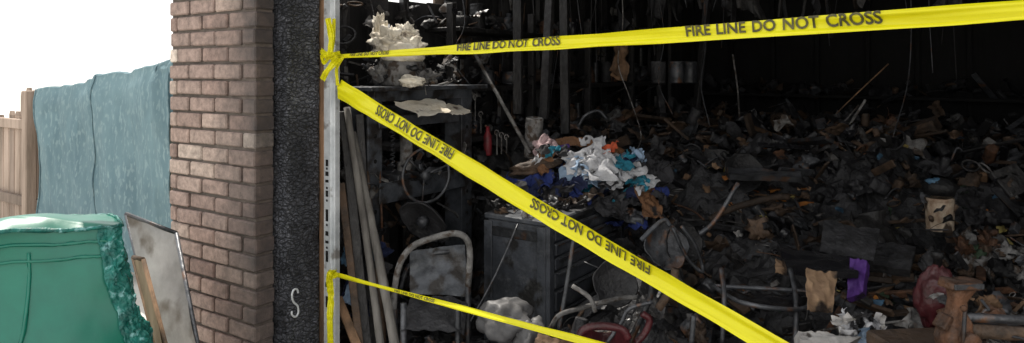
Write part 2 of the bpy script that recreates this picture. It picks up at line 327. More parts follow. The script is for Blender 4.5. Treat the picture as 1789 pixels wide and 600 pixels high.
# door track
b=B()
tx,ty=-.350,.305
def zt(v): return 1.55+(130-v)/1200*3.14
b.box((tx,ty,1.25),(.078,.003,2.5),galv,bev=.0008)
b.box((tx-.039,ty+.02,1.25),(.003,.04,2.5),galv,bev=.0008)
b.box((tx+.039,ty+.014,1.25),(.003,.028,2.5),galv,bev=.0008)
b.box((tx+.012,ty-.003,1.25),(.010,.005,2.49),galv,bev=.002)
for v,h in((286,.03),(305,.02),(318,.012),(340,.028),(378,.055),(410,.02),(425,.012),(450,.05),(500,.02),(530,.05)):
    b.box((tx-.012,ty-.0022,zt(v)),(.016 if h>.02 else .02,.0015,h),black,bev=0)  # dark plate on uncut steel, painting the shade of an open slot
for v in (296,330,352,395,435): b.lathe([(.006,0),(.006,.0012)],black,Matrix.Translation((tx-.012,ty-.0018,zt(v)))@Matrix.Rotation(math.pi/2,4,'X'),n=12)
b.obj('garage_door_track')
# hook on the post
b=B()
def hx(u,v):
    k=(u-894.5)/1200; d=(-.386-2.11)/(F.x+R.x*k); return W(u,v,d)
b.tube(curve([hx(521,512),hx(519,506),hx(513,507),hx(510,517),hx(513,528),hx(520,535),hx(521,547),hx(516,554),hx(510,550),hx(510,544)],5),.0048,galv,n=8)
b.obj('metal_hook')

# ---------------------------------------------------------------- tapes
def ribbon(name,P0,P1,widths,sag=.02,tilt=lambda t:0,n=160,wave=.003,texts=(),seed=0,th=.72,yo=.1,flip=False):
    P0=V(P0);P1=V(P1); ax=(P1-P0).normalized(); up=V((0,0,1)); nrm=ax.cross(up).normalized()
    if nrm.y>0: nrm=-nrm
    ac0=nrm.cross(ax).normalized()
    if ac0.z<0: ac0=-ac0
    def w(t):
        for i in range(len(widths)-1):
            a,b_=widths[i],widths[i+1]
            if a[0]<=t<=b_[0]: return a[1]+(b_[1]-a[1])*sm(t,a[0],b_[0])
        return widths[-1][1]
    def S(t,s):
        c=P0.lerp(P1,t); c.z-=sag*4*t*(1-t)
        c+=nrm*noise.noise(V((t*9,seed,0)))*wave*2+V((0,0,1))*noise.noise(V((t*7,seed,5)))*wave
        an=tilt(t)+noise.noise(V((t*11,seed,9)))*.3
        d=ac0*math.cos(an)+nrm*math.sin(an)
        ww=w(t)
        cr=noise.noise(V((t*40,s*1.5,seed)))*ww*.10+(.10*ww*math.cos(s*5+t*9))+noise.noise(V((t*12,s*5,seed+3)))*ww*.12
        return c+d*(s*ww*(1+.10*noise.noise(V((t*25,seed,2)))))+nrm*cr
    b=B(); b.grid(lambda a,c:S(a,c-.5),n*2,14,tapey)
    # longitudinal fold lapping over the lower edge
    b.grid(lambda a,c:S(a,-.5+.26*c*(.7+.5*noise.noise(V((a*8,seed,1)))))+nrm*(.0015+.004*c*(1-c)),n*2,4,tapey)
    o=b.obj(name)
    for (ua,ub) in texts:
        def t_at(u):
            lo,hi=0,1
            for _ in range(40):
                m=(lo+hi)/2; p=S(m,0)-CAM; uu=894.5+1200*(p.dot(R)/p.dot(F))
                if uu<u: lo=m
                else: hi=m
            return lo
        ta,tb=t_at(ua),t_at(ub)
        cu=bpy.data.curves.new('lettering','FONT'); cu.body='FIRE LINE DO NOT CROSS'; cu.offset=.026; cu.resolution_u=3; cu.space_word=1.3
        to=bpy.data.objects.new('tmp',cu); bpy.context.collection.objects.link(to)
        bpy.context.view_layer.update()
        me=bpy.data.meshes.new_from_object(to.evaluated_get(bpy.context.evaluated_depsgraph_get()))
        bpy.data.objects.remove(to)
        xs=[q.co.x for q in me.vertices]; ys=[q.co.y for q in me.vertices]; x0,x1,y0,y1=min(xs),max(xs),min(ys),max(ys)
        for q in me.vertices:
            a=(q.co.x-x0)/(x1-x0); c=(q.co.y-y0)/(y1-y0)
            if flip: a=1-a; c=1-c
            t=ta+(tb-ta)*a; s=yo+(c-.5)*th
            q.co=S(t,s)+nrm*.004-o.location
        me.materials.clear(); me.materials.append(ink)
        for p in me.polygons: p.material_index=0
        lo_=bpy.data.objects.new('lettering',me); bpy.context.collection.objects.link(lo_); lo_.parent=o
    return o,S
PA=W(588,99,3.1); q=W(1789,1,1.49); dirA=(q-PA); PE=PA+dirA*((4.42-PA.x)/dirA.x)
ribbon('fire_line_tape',PA,PE,[(0,.018),(.1,.028),(.2,.042),(.45,.047),(.6,.040),(1,.035)],sag=.02,texts=[(612,680),(800,980),(1200,1543)],seed=1,yo=.18,th=.70)
PB=W(592,156,3.08); q=W(1385,604,1.74); dB=q-PB; PE=PB+dB*((4.42-PB.x)/dB.x)
ribbon('fire_line_tape',PB,PE,[(0,.088),(.12,.07),(.25,.064),(.4,.058),(.55,.05),(1,.05)],sag=.028,texts=[(657,790),(928,1137)],seed=4,yo=.14,th=.54,flip=True)
PC=W(586,480,3.08); ribbon('fire_line_tape',PC,(4.42,.05,.66),[(0,.022),(.2,.02),(.4,.03),(1,.03)],sag=.0,tilt=lambda t:.5*math.sin(t*22),seed=7,texts=[(690,760)],th=.6)
b=B()
def strip(pts,w,tw=0,n=10):
    c=curve([W(*p) for p in pts],n); N=len(c)
    def fn(a,s):
        i=min(int(a*(N-1)),N-2); f=a*(N-1)-i; p=c[i].lerp(c[i+1],f); t=(c[i+1]-c[i]).normalized()
        nn=-F; ac=t.cross(nn).normalized(); an=tw*math.sin(a*9)+.6*noise.noise(p*30); ac=ac*math.cos(an)+nn*math.sin(an)
        return p+ac*((s-.5)*w)+nn*(.005*math.cos(s*11+a*6)+.004*noise.noise(p*60))
    b.grid(fn,N*3,8,tapey)
strip([(573,32,3.08),(578,60,3.06),(577,85,3.05),(574,98,3.04)],.026,.4)
strip([(584,33,3.1),(582,70,3.09),(578,97,3.07)],.016,.3)
strip([(560,88,3.12),(572,97,3.04),(590,103,3.05)],.024,.3)
strip([(562,100,3.11),(575,96,3.03),(594,92,3.06)],.018,.5)
strip([(593,102,3.06),(582,112,3.03),(570,126,3.04),(563,140,3.08)],.028,.3)
strip([(562,95,3.11),(566,110,3.07),(572,104,3.04),(580,100,3.04)],.016,.5)
strip([(568,104,3.05),(572,98,3.02),(580,94,3.03),(586,100,3.04),(578,106,3.02)],.015,.6)
strip([(600,99,3.06),(588,120,3.06),(590,150,3.06)],.016,.2)
strip([(581,472,3.08),(576,485,3.04),(578,520,3.06),(576,560,3.05),(577,610,3.06),(575,680,3.06)],.028,.15)
strip([(572,476,3.06),(580,484,3.03),(590,480,3.05)],.022,.4)
strip([(588,474,3.07),(578,480,3.02),(574,492,3.04)],.02,.4)
b.obj('tape_knot')

# ---------------------------------------------------------------- fence + tarp
FY=.95
b=B()
fx0=onY(-260,0,FY).x; fx1=-1.2
x=fx0; i=0
while x<fx1:
    w=.125
    p=V((x,FY,0)); rel=p-CAM; u=894.5+1200*rel.dot(R)/rel.dot(F)
    top=1.38+.03*math.sin(i*1.7)+rnd(-.02,.02)
    if u<34: top=1.12+rnd(-.06,.06)
    if u<-60: top=1.4
    M=Matrix.Translation((x,FY+.03,top/2))@Euler((0,rnd(-.03,.03),0)).to_matrix().to_4x4()
    b.box(None,(w-.020,.018,top-.04),fwood,M=M,bev=.003)
    vs=[(-.052,-.009,top/2-.021),(.052,-.009,top/2-.021),(.03,-.009,top/2+.02),(-.03,-.009,top/2+.02)]
    vs+= [(a,.009,c) for a,_,c in vs]
    b.add(vs,[(0,1,2,3),(7,6,5,4),(0,4,5,1),(1,5,6,2),(2,6,7,3),(3,7,4,0)],fwood,M)
    x+=w; i+=1
for z in (1.08,.36):
    b.box(((fx0+fx1)/2,FY-.005,z),(fx1-fx0,.045,.09),fwood,bev=.005)
for uu in (-150,64): 
    px=onY(uu,0,FY).x; b.box((px,FY-.06,.70),(.09,.09,1.40),fwood,bev=.008)
b.obj('wooden_fence')
b=B()
def tarpf(ua,ub,va,vb,yo,seed,vbot):
    A=onY(ua,va,FY-.09-yo); C=onY(ub,vb,FY-.09-yo)
    zb=onY((ua+ub)/2,vbot,FY-.09).z
    def fn(a,c):
        x=A.x+(C.x-A.x)*a; zt_=A.z+(C.z-A.z)*a-.03*math.sin(a*math.pi)+.018*noise.noise(V((a*9,seed,1)))
        z=zb+(zt_-zb)*c
        fold=noise.noise(V((x*3+z*1.2,z*.5,seed)))*.08+noise.noise(V((x*14+z*3,z*1.2,seed)))*.02+noise.noise(V((x*5,z*9,seed)))*.008
        edge=.03*sm(c,.9,1)
        return V((x+noise.noise(V((z*3,seed,8)))*.02*(1 if a in(0,1) else .3),A.y+fold+edge,z))
    b.grid(fn,80,80,tarp)
    b.grid(lambda a,c:fn(a,1)+V((0,.04*c,.012*math.sin(c*3))),70,3,tarp)
    for e in (0,1): b.tube([fn(e,k/30)+V((0,-.006,0)) for k in range(31)],.006,tarp,n=5)
tarpf(60,172,156,130,0,1.3,470)
tarpf(167,300,130,102,.03,5.7,470)
tarpf(262,310,110,96,.06,9.1,215)
b.obj('shade_tarp')

# ---------------------------------------------------------------- green melted bin
b=B()
bx,by=-.56,-.87
AB=TH+math.radians(34.5); RB=V((math.cos(AB),math.sin(AB),0)); FB=V((-math.sin(AB),math.cos(AB),0))
def binS(a,t,grow=0):
    an=a*2*math.pi; e=.42
    cx=math.copysign(abs(math.cos(an))**e,math.cos(an)); sy=math.copysign(abs(math.sin(an))**e,math.sin(an))
    z=1.035*t
    hw=.305+.115*(1-sm(t,.45,1.0)) - .05*(1-sm(t,0,.4)); hd=.09+.15*(1-sm(t,.3,1))
    px=cx*(hw+grow); py=sy*(hd+grow)
    q=V((px*3,py*3,z*2.5)); nv=noise.noise_vector(q)*.045+noise.noise_vector(q*2.3)*.016
    z2=z+.02*noise.noise(V((px*5,py*5,2)))*t+.012*math.sin(px*7+1)*t
    return V((bx,by,0))+RB*(px+nv.x)+FB*(py+nv.y)+V((0,0,z2+nv.z*.4*t))
b.grid(lambda a,c:binS(c,a),70,160,green)
def topf(a,c):
    p=binS(c,1); ce=V((bx,by,1.05)); q=p.lerp(ce,a*a*.2+a*.8); q.z+=.02*math.sin(a*math.pi/2)+.012*noise.noise(q*9); return q
b.grid(topf,16,160,green)
def ringt(t,g,r,n=160):
    b.tube([binS(i/n,t+.006*noise.noise(V((i*.2,t,0))),g) for i in range(n)],r,greenrim if g>.006 else green,n=8,closed=True,wob=.8)
ringt(.995,.007,.007); ringt(.95,.004,.005); ringt(.90,.002,.005)
b.tube([binS(.7504+.0008*math.sin(t*9),t,.003) for t in [i/40 for i in range(0,38)]],.006,green,n=8,wob=.6)
def band(a0,a1,g,seed,amp,mat):
    def fn(c,s):
        t=1-c; a=a0+(a1-a0)*s+.008*noise.noise(V((t*6,seed,1)))+.012*(s-.5)*noise.noise(V((t*14,seed,3)))
        p=binS(a,t,g); nv=noise.noise_vector(p*11+V((seed,0,0)))*amp+noise.noise_vector(p*38)*amp*.5+noise.noise_vector(p*90)*amp*.3
        ou=.5-abs(s-.5)
        return p+nv*(.5+ou)+RB*.004
    b.grid(fn,300,30,mat)
band(.842,.90,.010,1,.020,greenrim); band(.862,.94,.012,7,.024,greenrim); band(.90,1.0,.006,3,.022,greenrim)
b.obj('green_trash_bin')
# leaning sheet panel
b=B()
def panel(TL,TR,BL,BR,th,mat,mat2):
    TL,TR,BL,BR=[V(p) for p in(TL,TR,BL,BR)]
    def ext(a,c): k=a.z/(a.z-c.z); return a+(c-a)*k
    BL=ext(TL,BL);BR=ext(TR,BR)
    nrm=(TR-TL).cross(BL-TL).normalized()
    if nrm.dot(CAM-TL)<0: nrm=-nrm
    b.grid(lambda a,c:(TL.lerp(TR,a)).lerp(BL.lerp(BR,a),c)+nrm*(.014*noise.noise(V((a*2,c*4,1)))),20,40,mat)
    for P,Q in((TL,TR),(TR,BR),(TL,BL)): b.tube([P-nrm*.006,Q-nrm*.006],.009,mat2,n=6)
    b.grid(lambda a,c:(TL.lerp(TR,a)).lerp(BL.lerp(BR,a),c)-nrm*.015,2,2,plyw,False)
panel(W(218,374,3.1),W(306,408,2.95),W(272,600,2.92),W(343,600,2.78),.02,alu,smetal)
b.obj('metal_sheet_panel')
b=B()
panel(W(230,450,2.85),W(248,454,2.8),W(268,600,2.72),W(286,600,2.68),.02,plyw,brownw); b.obj('plywood_offcut')

# ---------------------------------------------------------------- rubble heap surface
def depth(x,y): return (x-2.11)*F.x+(y+1.84)*F.y
def HH(x,y):
    d=depth(x,y)
    h=.22+.80*sm(d,2.7,5.2)
    lw=1-sm(x,.15,.75); h=h*(1-lw*(1-sm(y,1.5,2.1))*.75)
    h+=(noise.noise(V((x*1.7,y*1.7,2)))*.20+noise.noise(V((x*4.5,y*4.5,5)))*.12)*sm(y,.3,1.2)
    h*=sm(y,.15,.9)*.85+.15
    h-=.10*sm(y,4.2,6)
    return max(.02,h)
def hit(u,v,dmin=2.2):
    d=dmin
    while d<8.5:
        p=W(u,v,d)
        if p.y>YB-.1 or p.x<XL+.1: return p
        if p.z<HH(p.x,p.y): return p
        d+=.02
    return p
b=B()
def hf(a,c):
    x=XL+.02+a*5.0; y=.2+c*6.35
    return V((x+noise.noise(V((x*9,y*9,0)))*.03,y+noise.noise(V((x*9,y*9,7)))*.03,HH(x,y)-.05+noise.noise(V((x*14,y*14,1)))*.06+noise.noise(V((x*30,y*30,1)))*.03))
b.grid(hf,170,200,soot,False)
darks=[soot,soot,soot,soot,soot,smetal,smetal,charw,charw,glossb,charb,charb,charb]
for i in range(3700):
    x=rnd(XL+.15,3.1); y=rnd(.55,6.3)
    if x<.4 and y<1.6 and random.random()<.5: continue
    s=rnd(.02,.10)*(1.25 if y>3 else 1)*(1.9 if random.random()<.12 else 1)
    p=V((x,y,HH(x,y)+rnd(-.03,.06)+ (rnd(0,.16) if random.random()<.22 else 0)))
    r=random.random()
    ms=darks if r<.88 else ([ashm] if r<.915 else ([brownw,rust,charb] if r<.97 else [random.choice([whitep,blues,greens,rust,brownw])]))
    if r>.97: s*=.6
    piece(b,p,s,ms)
b.obj('burnt_debris_heap')

# ---------------------------------------------------------------- hydraulic press
b=B()
px=-.52; y0,y1=.70,1.47
for y in(y0,y1):
    for dx in(-.06,.06): b.box((px+dx,y,.73),(.012,.10,1.46),pmetal,bev=.002)
    b.box((px,y+(.045 if y==y0 else -.045),.73),(.12,.01,1.46),pmetal,bev=.002)
    b.box((px,y,.04),(.55,.09,.07),pmetal)
    for k in range(7): b.lathe([(.011,-.002),(.011,.003)],black,Matrix.Translation((px+.066,y,.45+k*.13))@Matrix.Rotation(math.pi/2,4,'Y'),n=10)  # black discs paint the shade of the pin holes
b.box((px,(y0+y1)/2,1.475),(.30,.98,.022),pmetal,bev=.003)
b.box((px+.07,(y0+y1)/2,1.435),(.012,.80,.055),pmetal); b.box((px-.07,(y0+y1)/2,1.435),(.012,.8,.055),pmetal)
def sunpatch_sheet(c,w,h,rot,mat):
    M=Matrix.Translation(V(c))@Euler(rot).to_matrix().to_4x4()
    b.grid(lambda a,e:M@V(((a-.5)*w*(1+.25*noise.noise(V((e*5,c[1]*9,1)))),(e-.5)*h*(1+.2*noise.noise(V((a*5,c[1]*9,4)))),.012*noise.noise(V((a*3,e*3,c[1]*7))))),16,16,mat)
sunpatch_sheet((px+.20,(y0+y1)/2-.14,1.375),.17,.32,(.03,.45,0),ashsun); sunpatch_sheet((px+.19,(y0+y1)/2+.12,1.35),.11,.22,(0,.5,.1),ashsun); b.box((px-.07,(y0+y1)/2,1.33),(.014,.68,.10),pmetal)  # pale sheets added to paint the sun patch across the press beam
b.box((px+.085,(y0+y1)/2-.05,1.30),(.014,.66,.06),pmetal)
b.box((px+.078,(y0+y1)/2,.93),(.014,.74,.11),pmetal); b.box((px-.078,(y0+y1)/2,.93),(.014,.74,.11),pmetal)
b.box((px,(y0+y1)/2-.1,1.0),(.2,.3,.03),smetal)
ym=(y0+y1)/2-.08
b.lathe([(.05,0),(.05,.12),(.035,.125),(.035,.30),(.045,.305),(.045,.36)],ashm,Matrix.Translation((px,ym,.94)),n=18)
b.lathe([(.065,0),(.065,.03),(.05,.035),(.05,.2)],smetal,Matrix.Translation((px+.02,ym,.72)),n=18)
for dy in(-.11,.11):
    b.tube([(px+.014*math.cos(a*.9),ym+dy+.014*math.sin(a*.9),1.0+a*.0035) for a in range(82)],.003,smetal,n=5)
b.obj('hydraulic_press')
b=B()
for i in range(190):
    p=V((px+rnd(-.3,.16),rnd(.55,1.6),random.choice([.55,.75,.99,.99,1.0,.3])+rnd(-.06,.1))); piece(b,p,rnd(.03,.08),[soot,smetal,charw,charb,soot,smetal,ashm])
for i in range(190):
    p=V((XL+rnd(.04,.2),rnd(.35,2.2),rnd(.9,1.95))); piece(b,p,rnd(.04,.10),[soot,charw,charb,smetal,soot,ashm])
b.obj('burnt_wall_clutter')
b=B(); c=W(745,307,3.62); M=Matrix.Translation(c)@(CAM-c).to_track_quat('Z','Y').to_matrix().to_4x4()@Euler((.1,.55,0)).to_matrix().to_4x4()
b.tube([M@V((.142*math.cos(a*math.pi/20),.142*math.sin(a*math.pi/20),0)) for a in range(40)],.008,smetal,n=8,closed=True)
for k in range(3): a=k*2.094+.4; b.tube([M@V((0,0,-.02)),M@V((.14*math.cos(a),.14*math.sin(a),0))],.006,smetal,n=6)
b.lathe([(.025,-.04),(.025,.01)],smetal,M,n=12)
b.tube([M@V((0,0,-.04)),M@V((0,0,-.2))],.012,smetal)
b.obj('hand_wheel')
b=B(); c=W(738,388,3.55); M=Matrix.Translation(c)@(CAM-c).to_track_quat('Z','Y').to_matrix().to_4x4()@Euler((.7,-.6,0)).to_matrix().to_4x4()
b.lathe([(.02,-.05),(.08,-.05),(.10,-.03),(.125,.0),(.13,.004),(.12,.003),(.095,-.02),(.03,-.025)],soot,M,n=28,dent=.2)
b.lathe([(.03,-.02),(.03,.02),(.015,.03)],smetal,M,n=14); b.obj('grinder_wheel_housing')
b=B()
b.lathe([(.12,0),(.13,.02),(.125,.09),(.13,.10),(.12,.13),(.08,.15)],ashm,Matrix.Translation(W(702,150,3.75)),n=22,dent=.25)
b.lathe([(.10,0),(.115,.02),(.11,.09),(.06,.11)],ashsun,Matrix.Translation(W(705,108,3.72)),n=26,dent=.3)
b.blob(W(680,78,3.72),.08,ashsun,.6,(1.3,1,1),n=26,freq=5); b.blob(W(715,85,3.7),.075,ashsun,.6,(1.2,1,.8),n=26,freq=5); b.blob(W(662,55,3.75),.05,ashsun,.7,(.7,.7,1.6),n=18,freq=5); b.blob(W(708,60,3.74),.055,ashsun,.7,(1.1,1,.9),n=18,freq=5)
b.blob(W(665,128,3.68),.05,ashm,1,n=14); b.blob(W(740,135,3.7),.06,ashm,1,(1.3,1,.6),n=14); b.blob(W(718,142,3.6),.055,ashsun,.5,(1.5,1,.5),n=16)
for i in range(80): piece(b,W(rnd(640,800),rnd(100,152),rnd(3.6,3.95)),rnd(.02,.05),[ashm,charb,soot,smetal,soot,charw])
for i in range(10): piece(b,W(rnd(645,740),rnd(45,90),rnd(3.8,3.95)),rnd(.02,.04),[charb,soot,ashsun])
b.tube(curve(PT([(765,150),(790,140),(795,118),(775,112)],3.9),6),.008,ashm)
b.obj('burnt_appliance_remains')

# ---------------------------------------------------------------- leaning poles by the track
b=B()
def topole(u0,v0,d0,u1,v1,d1,w,t,mat,roll=0,round_=False):
    A=W(u0,v0,d0);C=W(u1,v1,d1); k=(A.z)/(A.z-C.z); E=A+(C-A)*k
    if round_: b.tube(curve([A,A.lerp(E,.5)+V((.01,0,0)),E],8),w,mat,n=10,r2=w*1.25,wob=.15)
    else: plank(b,A,E,w,t,mat,roll)
topole(600,195,3.4,640,600,3.22,.045,.02,charw,.4)
topole(606,188,3.38,663,600,3.20,.016,0,greyw,round_=True)
topole(616,232,3.45,688,600,3.15,.019,0,greyw,round_=True)
topole(628,200,3.5,650,600,3.35,.04,.02,charw,.2)
topole(640,300,3.5,668,600,3.3,.013,0,charb,round_=True)
topole(596,320,3.3,628,600,3.18,.035,.018,charb,.5)
topole(590,520,3.25,622,600,3.15,.04,.02,brownw,.3)
topole(660,225,3.6,665,390,3.55,.006,0,rust,round_=True)
topole(632,150,3.6,636,500,3.5,.02,.02,charw,.2)
b.obj('leaning_wood_poles')
b=B()
for i in range(24): b.crumple(W(rnd(600,650),rnd(380,560),rnd(3.35,3.5)),.12,.16,random.choice([cD,cN,blues,cD,soot]),.04,(rnd(0,3),rnd(0,3),rnd(0,3)),n=12,freq=12)
b.crumple(W(612,430,3.3),.05,.2,blues,.03,(1.4,.2,.6),n=14,freq=14); b.crumple(W(615,505,3.3),.07,.12,cLB,.03,(1.4,.2,.6),n=14,freq=14)
b.obj('hanging_rags')

# ---------------------------------------------------------------- tubular chair
b=B()
b.tube(curve(PT([(688,540),(690,500),(700,458),(722,430),(760,415),(795,408),(815,418),(821,445),(818,500)],3.28),6),.0155,ashm,n=10)
b.tube(curve(PT([(700,505),(712,470),(740,448),(790,440),(806,450)],3.36),6),.012,smetal,n=10)
A=[W(716,440,3.34),W(812,428,3.34),W(716,515,3.3),W(818,520,3.3)]
b.grid(lambda a,c:(A[0].lerp(A[1],a)).lerp(A[2].lerp(A[3],a),c)+F*(.02*math.sin(a*3.1)+.015*noise.noise(V((a*4,c*4,0)))),24,22,pmetal)
b.grid(lambda a,c:(A[2].lerp(A[3],a))+V((0,0,-.02))-F*(.3*c)+V((0,0,-.05*c+.02*math.sin(a*3.1)+.02*noise.noise(V((a*5,c*5,0))))),20,16,soot)
for (u,v) in((690,540),(818,500)): p=W(u,v,3.28); b.tube([p,V((p.x,p.y,0))],.014,smetal)
for (u,v) in((705,530),(800,530)): p=W(u,v,3.05); b.tube([p,V((p.x,p.y,0))],.014,smetal)
b.obj('tubular_chair')

# ---------------------------------------------------------------- tool chest
T=empty('tool_chest',(.17,1.5,0))
b=B()
x0,x1,ya,yb,zb,zt_=-.04,.34,1.10,1.98,.10,.79
cm=chest
b.box(((x0+x1)/2,(ya+yb)/2,(zb+zt_)/2),(x1-x0-.02,yb-ya,zt_-zb),cm,bev=.008)
b.box(((x0+x1)/2,(ya+yb)/2,zt_+.012),(x1-x0+.02,yb-ya+.02,.03),cm,(0,.01,.01),bev=.008)
for y in(ya+.02,yb-.02): b.box((x1-.0,y,(zb+zt_)/2),(.03,.05,zt_-zb),cm,bev=.005)
b.box((x0+.02,ya-.006,(zb+zt_)/2),(.05,.014,zt_-zb-.02),cm,bev=.004); b.box((x1-.03,ya-.006,(zb+zt_)/2),(.05,.014,zt_-zb-.02),cm,bev=.004)
b.box(((x0+x1)/2,ya-.004,zt_-.06),(x1-x0-.08,.01,.05),smetal,bev=.004)
zz=zt_-.02
for h in(.07,.07,.07,.09,.11,.17):
    b.box((x1+.004,(ya+yb)/2+.0,zz-h/2),(.022,yb-ya-.11,h-.012),chest,(0,rnd(-.02,.03),rnd(-.012,.012)),bev=.004)
    b.box((x1+.018,(ya+yb)/2,zz-.014),(.014,yb-ya-.16,.008),smetal,bev=.002)
    zz-=h+.004
for x in(x0+.05,x1-.05):
    for y in(ya+.07,yb-.07): b.lathe([(.045,-.015),(.05,-.01),(.05,.01),(.045,.015)],glossb,Matrix.Translation((x,y,.05))@Matrix.Rotation(math.pi/2,4,'Y'),n=18)
b.obj('cabinet',T)
b=B()
for i in range(110): piece(b,V((rnd(x0,x1),rnd(ya,yb),zt_+rnd(.02,.08))),rnd(.02,.055),darks+[ashm,brownw])
b.obj('chest_top_clutter',T)

# ---------------------------------------------------------------- clothes pile
b=B()
for i in range(10): b.blob(W(rnd(930,1130),rnd(330,385),rnd(4.1,4.4)),rnd(.10,.16),cD,.5,(1.2,1,.7),n=12)
def cl(u,v,d,w,h,m,amp=.05,rx=None,n=34,freq=12):
    b.crumple(W(u,v,d),w,h,m,amp,(rnd(.4,1.0) if rx is None else rx,rnd(-.4,.4),TH+rnd(-.5,.5)),n=n,freq=freq)
for i in range(36): cl(rnd(945,1135),rnd(262,335),rnd(3.93,4.06),rnd(.05,.10),rnd(.05,.09),random.choice([cD,cLB,cD,cW,soot,cN,cT,cBr]),.03,n=14,freq=18)
for i in range(60): cl(rnd(900,1160),rnd(325,395),rnd(3.8,4.05),rnd(.06,.13),rnd(.06,.11),random.choice([cD,cD,cN,soot,cD,charb,cB]),.04,n=12,freq=14)
for a in [(958,256,4.1,.11,.18,cP,.035),(948,266,4.1,.09,.12,cP,.035),(1000,250,4.15,.22,.07,cBr,.02),(985,268,4.1,.08,.10,cPu,.03),
 (1022,282,3.96,.22,.16,cW,.045),(1045,298,3.92,.2,.15,cW,.045),(1005,294,3.94,.14,.14,cLB,.04),(1065,284,3.96,.16,.12,cW,.045),(1060,264,3.98,.15,.10,cR,.03),(1035,250,4.1,.17,.08,cW,.03),
 (1085,288,3.93,.11,.10,cT,.035),(1098,303,3.91,.17,.12,cW,.04),(1112,315,3.9,.12,.12,cT,.035),(1070,318,3.89,.12,.12,cW,.04),(1040,318,3.89,.13,.09,cLB,.035),(1125,322,3.9,.14,.11,cW,.035),
 (940,318,3.95,.2,.12,cB,.05),(985,325,3.92,.26,.12,cN,.05),(960,340,3.9,.26,.14,cN,.05),(1005,345,3.88,.2,.1,cB,.05),(1095,340,3.9,.16,.08,cT,.03),(1133,355,3.83,.13,.2,cBr,.02),(1075,355,3.85,.24,.14,cD,.04),
 (1090,372,3.85,.26,.1,smetal,.03),(1140,300,4.0,.2,.2,cD,.05),(905,330,4.0,.2,.16,cD,.05)]: cl(*a)
b.obj('clothes_pile')
b=B(); b.blob(W(935,292,4.0),.12,charb,.35,(1.2,.5,.35),n=18,rot=(0,-.2,TH)); b.obj('burnt_cushion')

# ---------------------------------------------------------------- wall shelf with cans
b=B()
b.box((XL+.22,3.3,1.455),(.32,3.7,.035),charw,(0,.01,0)); b.box((XL+.22,3.0,1.12),(.34,3.9,.035),charw,(0,-.01,0)); b.box((XL+.24,3.2,1.84),(.3,3.2,.03),charw)
for y in(1.55,2.5,3.4,4.3,5.0): plank(b,(XL+.36,y,.3),(XL+.36,y,2.0),.05,.04,charw); b.tube([(XL+.05,y,1.3),(XL+.34,y,1.44)],.01,smetal)
b.obj('wall_shelf')
b=B()
def can(x,y,z,r,h,m,d=.12,rot=(0,0,0)): b.lathe([(r*.9,0),(r,.004),(r,h*.1),(r*.97,h*.12),(r,h*.14),(r,h*.86),(r*.97,h*.88),(r,h*.9),(r,h-.003),(r*.93,h),(r*.9,h-.006)],m,Matrix.Translation((x,y,z))@Euler(rot).to_matrix().to_4x4(),n=18,dent=d)
def bottle(x,y,z,r,h,m): b.lathe([(r*.9,0),(r,.01),(r,h*.6),(r*.8,h*.72),(r*.35,h*.82),(r*.35,h),(r*.2,h)],m,Matrix.Translation((x,y,z)),n=14,dent=.15)
for z in(1.475,1.14,1.86):
    y=1.6
    while y<5.1:
        r=rnd(.02,.065); h=rnd(.07,.2); m=random.choice([soot,smetal,smetal,smetal,ashm,soot,glossb,rust])
        if random.random()<.8:
            (can if random.random()<.6 else bottle)(XL+.22+rnd(-.06,.09),y+r,z,r,h,m)
        y+=2*r+rnd(.0,.07)
for i in range(260): piece(b,V((XL+rnd(.1,.4),rnd(1.5,5.3),random.choice([1.49,1.15,1.87,1.15])+rnd(0,.08))),rnd(.03,.08),darks+[ashm,smetal,smetal])
for i in range(150): piece(b,V((rnd(-.6,3.8),YB-rnd(.1,.35),random.choice([.93,1.33])+rnd(0,.12))),rnd(.06,.15),[soot,charb,soot,smetal,soot])
for u,m in((1182,smetal),(1206,smetal),(1150,soot)):
    p=W(u,146,5.3); can(p.x,p.y,p.z,.055,.17,m)
p=W(930,275,4.3); can(p.x,p.y,p.z,.055,.25,ashm,.06,(.05,.1,0)); b.obj('charred_cans')
b=B(); p=W(852,272,4.25)
b.lathe([(.022,0),(.026,.01),(.026,.12),(.012,.15),(.012,.18),(.008,.18)],pm('red_plastic',(.26,.02,.03),(.06,.01,.012),14,.5),Matrix.Translation(p),n=14)
b.obj('red_bottle')
b=B(); b.crumple(W(1082,108,5.2),.13,.28,brownw,.04,(1.5,.1,TH+.3),n=18,freq=9); b.obj('scorched_paper')
b=B()
for u,v,h in((868,232,.14),(876,236,.12),(750,180,.1),(830,170,.15),(820,240,.12),(885,240,.1),(840,200,.12)):
    p=W(u,v,4.3); plank(b,p,p-V((0,0,h)),.012,.005,ashm,TH); b.tube([p+V((.016*math.cos(a*.6),0.0,.016*math.sin(a*.6))) for a in range(9)],.004,ashm,n=6)
for i in range(110):
    y=rnd(.5,5.2); z=rnd(1.2,2.0 if y<2 else 2.3); p=V((XL+.09,y,z)); k=random.random()
    if k<.5: plank(b,p,p-V((0,rnd(-.03,.03),rnd(.1,.35))),rnd(.01,.04),.01,random.choice([smetal,soot,ashm,charb]),1.57)
    else: piece(b,p,rnd(.04,.09),[smetal,soot,soot,ashm])
b.obj('hanging_hand_tools')
b=B(); b.tube([W(826,88,4.5),W(926,268,4.2)],.012,ashm,n=8); b.obj('leaning_metal_bar')
b=B()
for (p,q) in (((985,-20,4.9),(988,235,4.7)),((962,-30,5),(950,210,4.7)),((905,-30,4.6),(905,200,4.5)),((1240,-30,6),(1215,200,5.8))): plank(b,W(*p),W(*q),.06,.04,charw,.4)
b.obj('fallen_charred_studs')

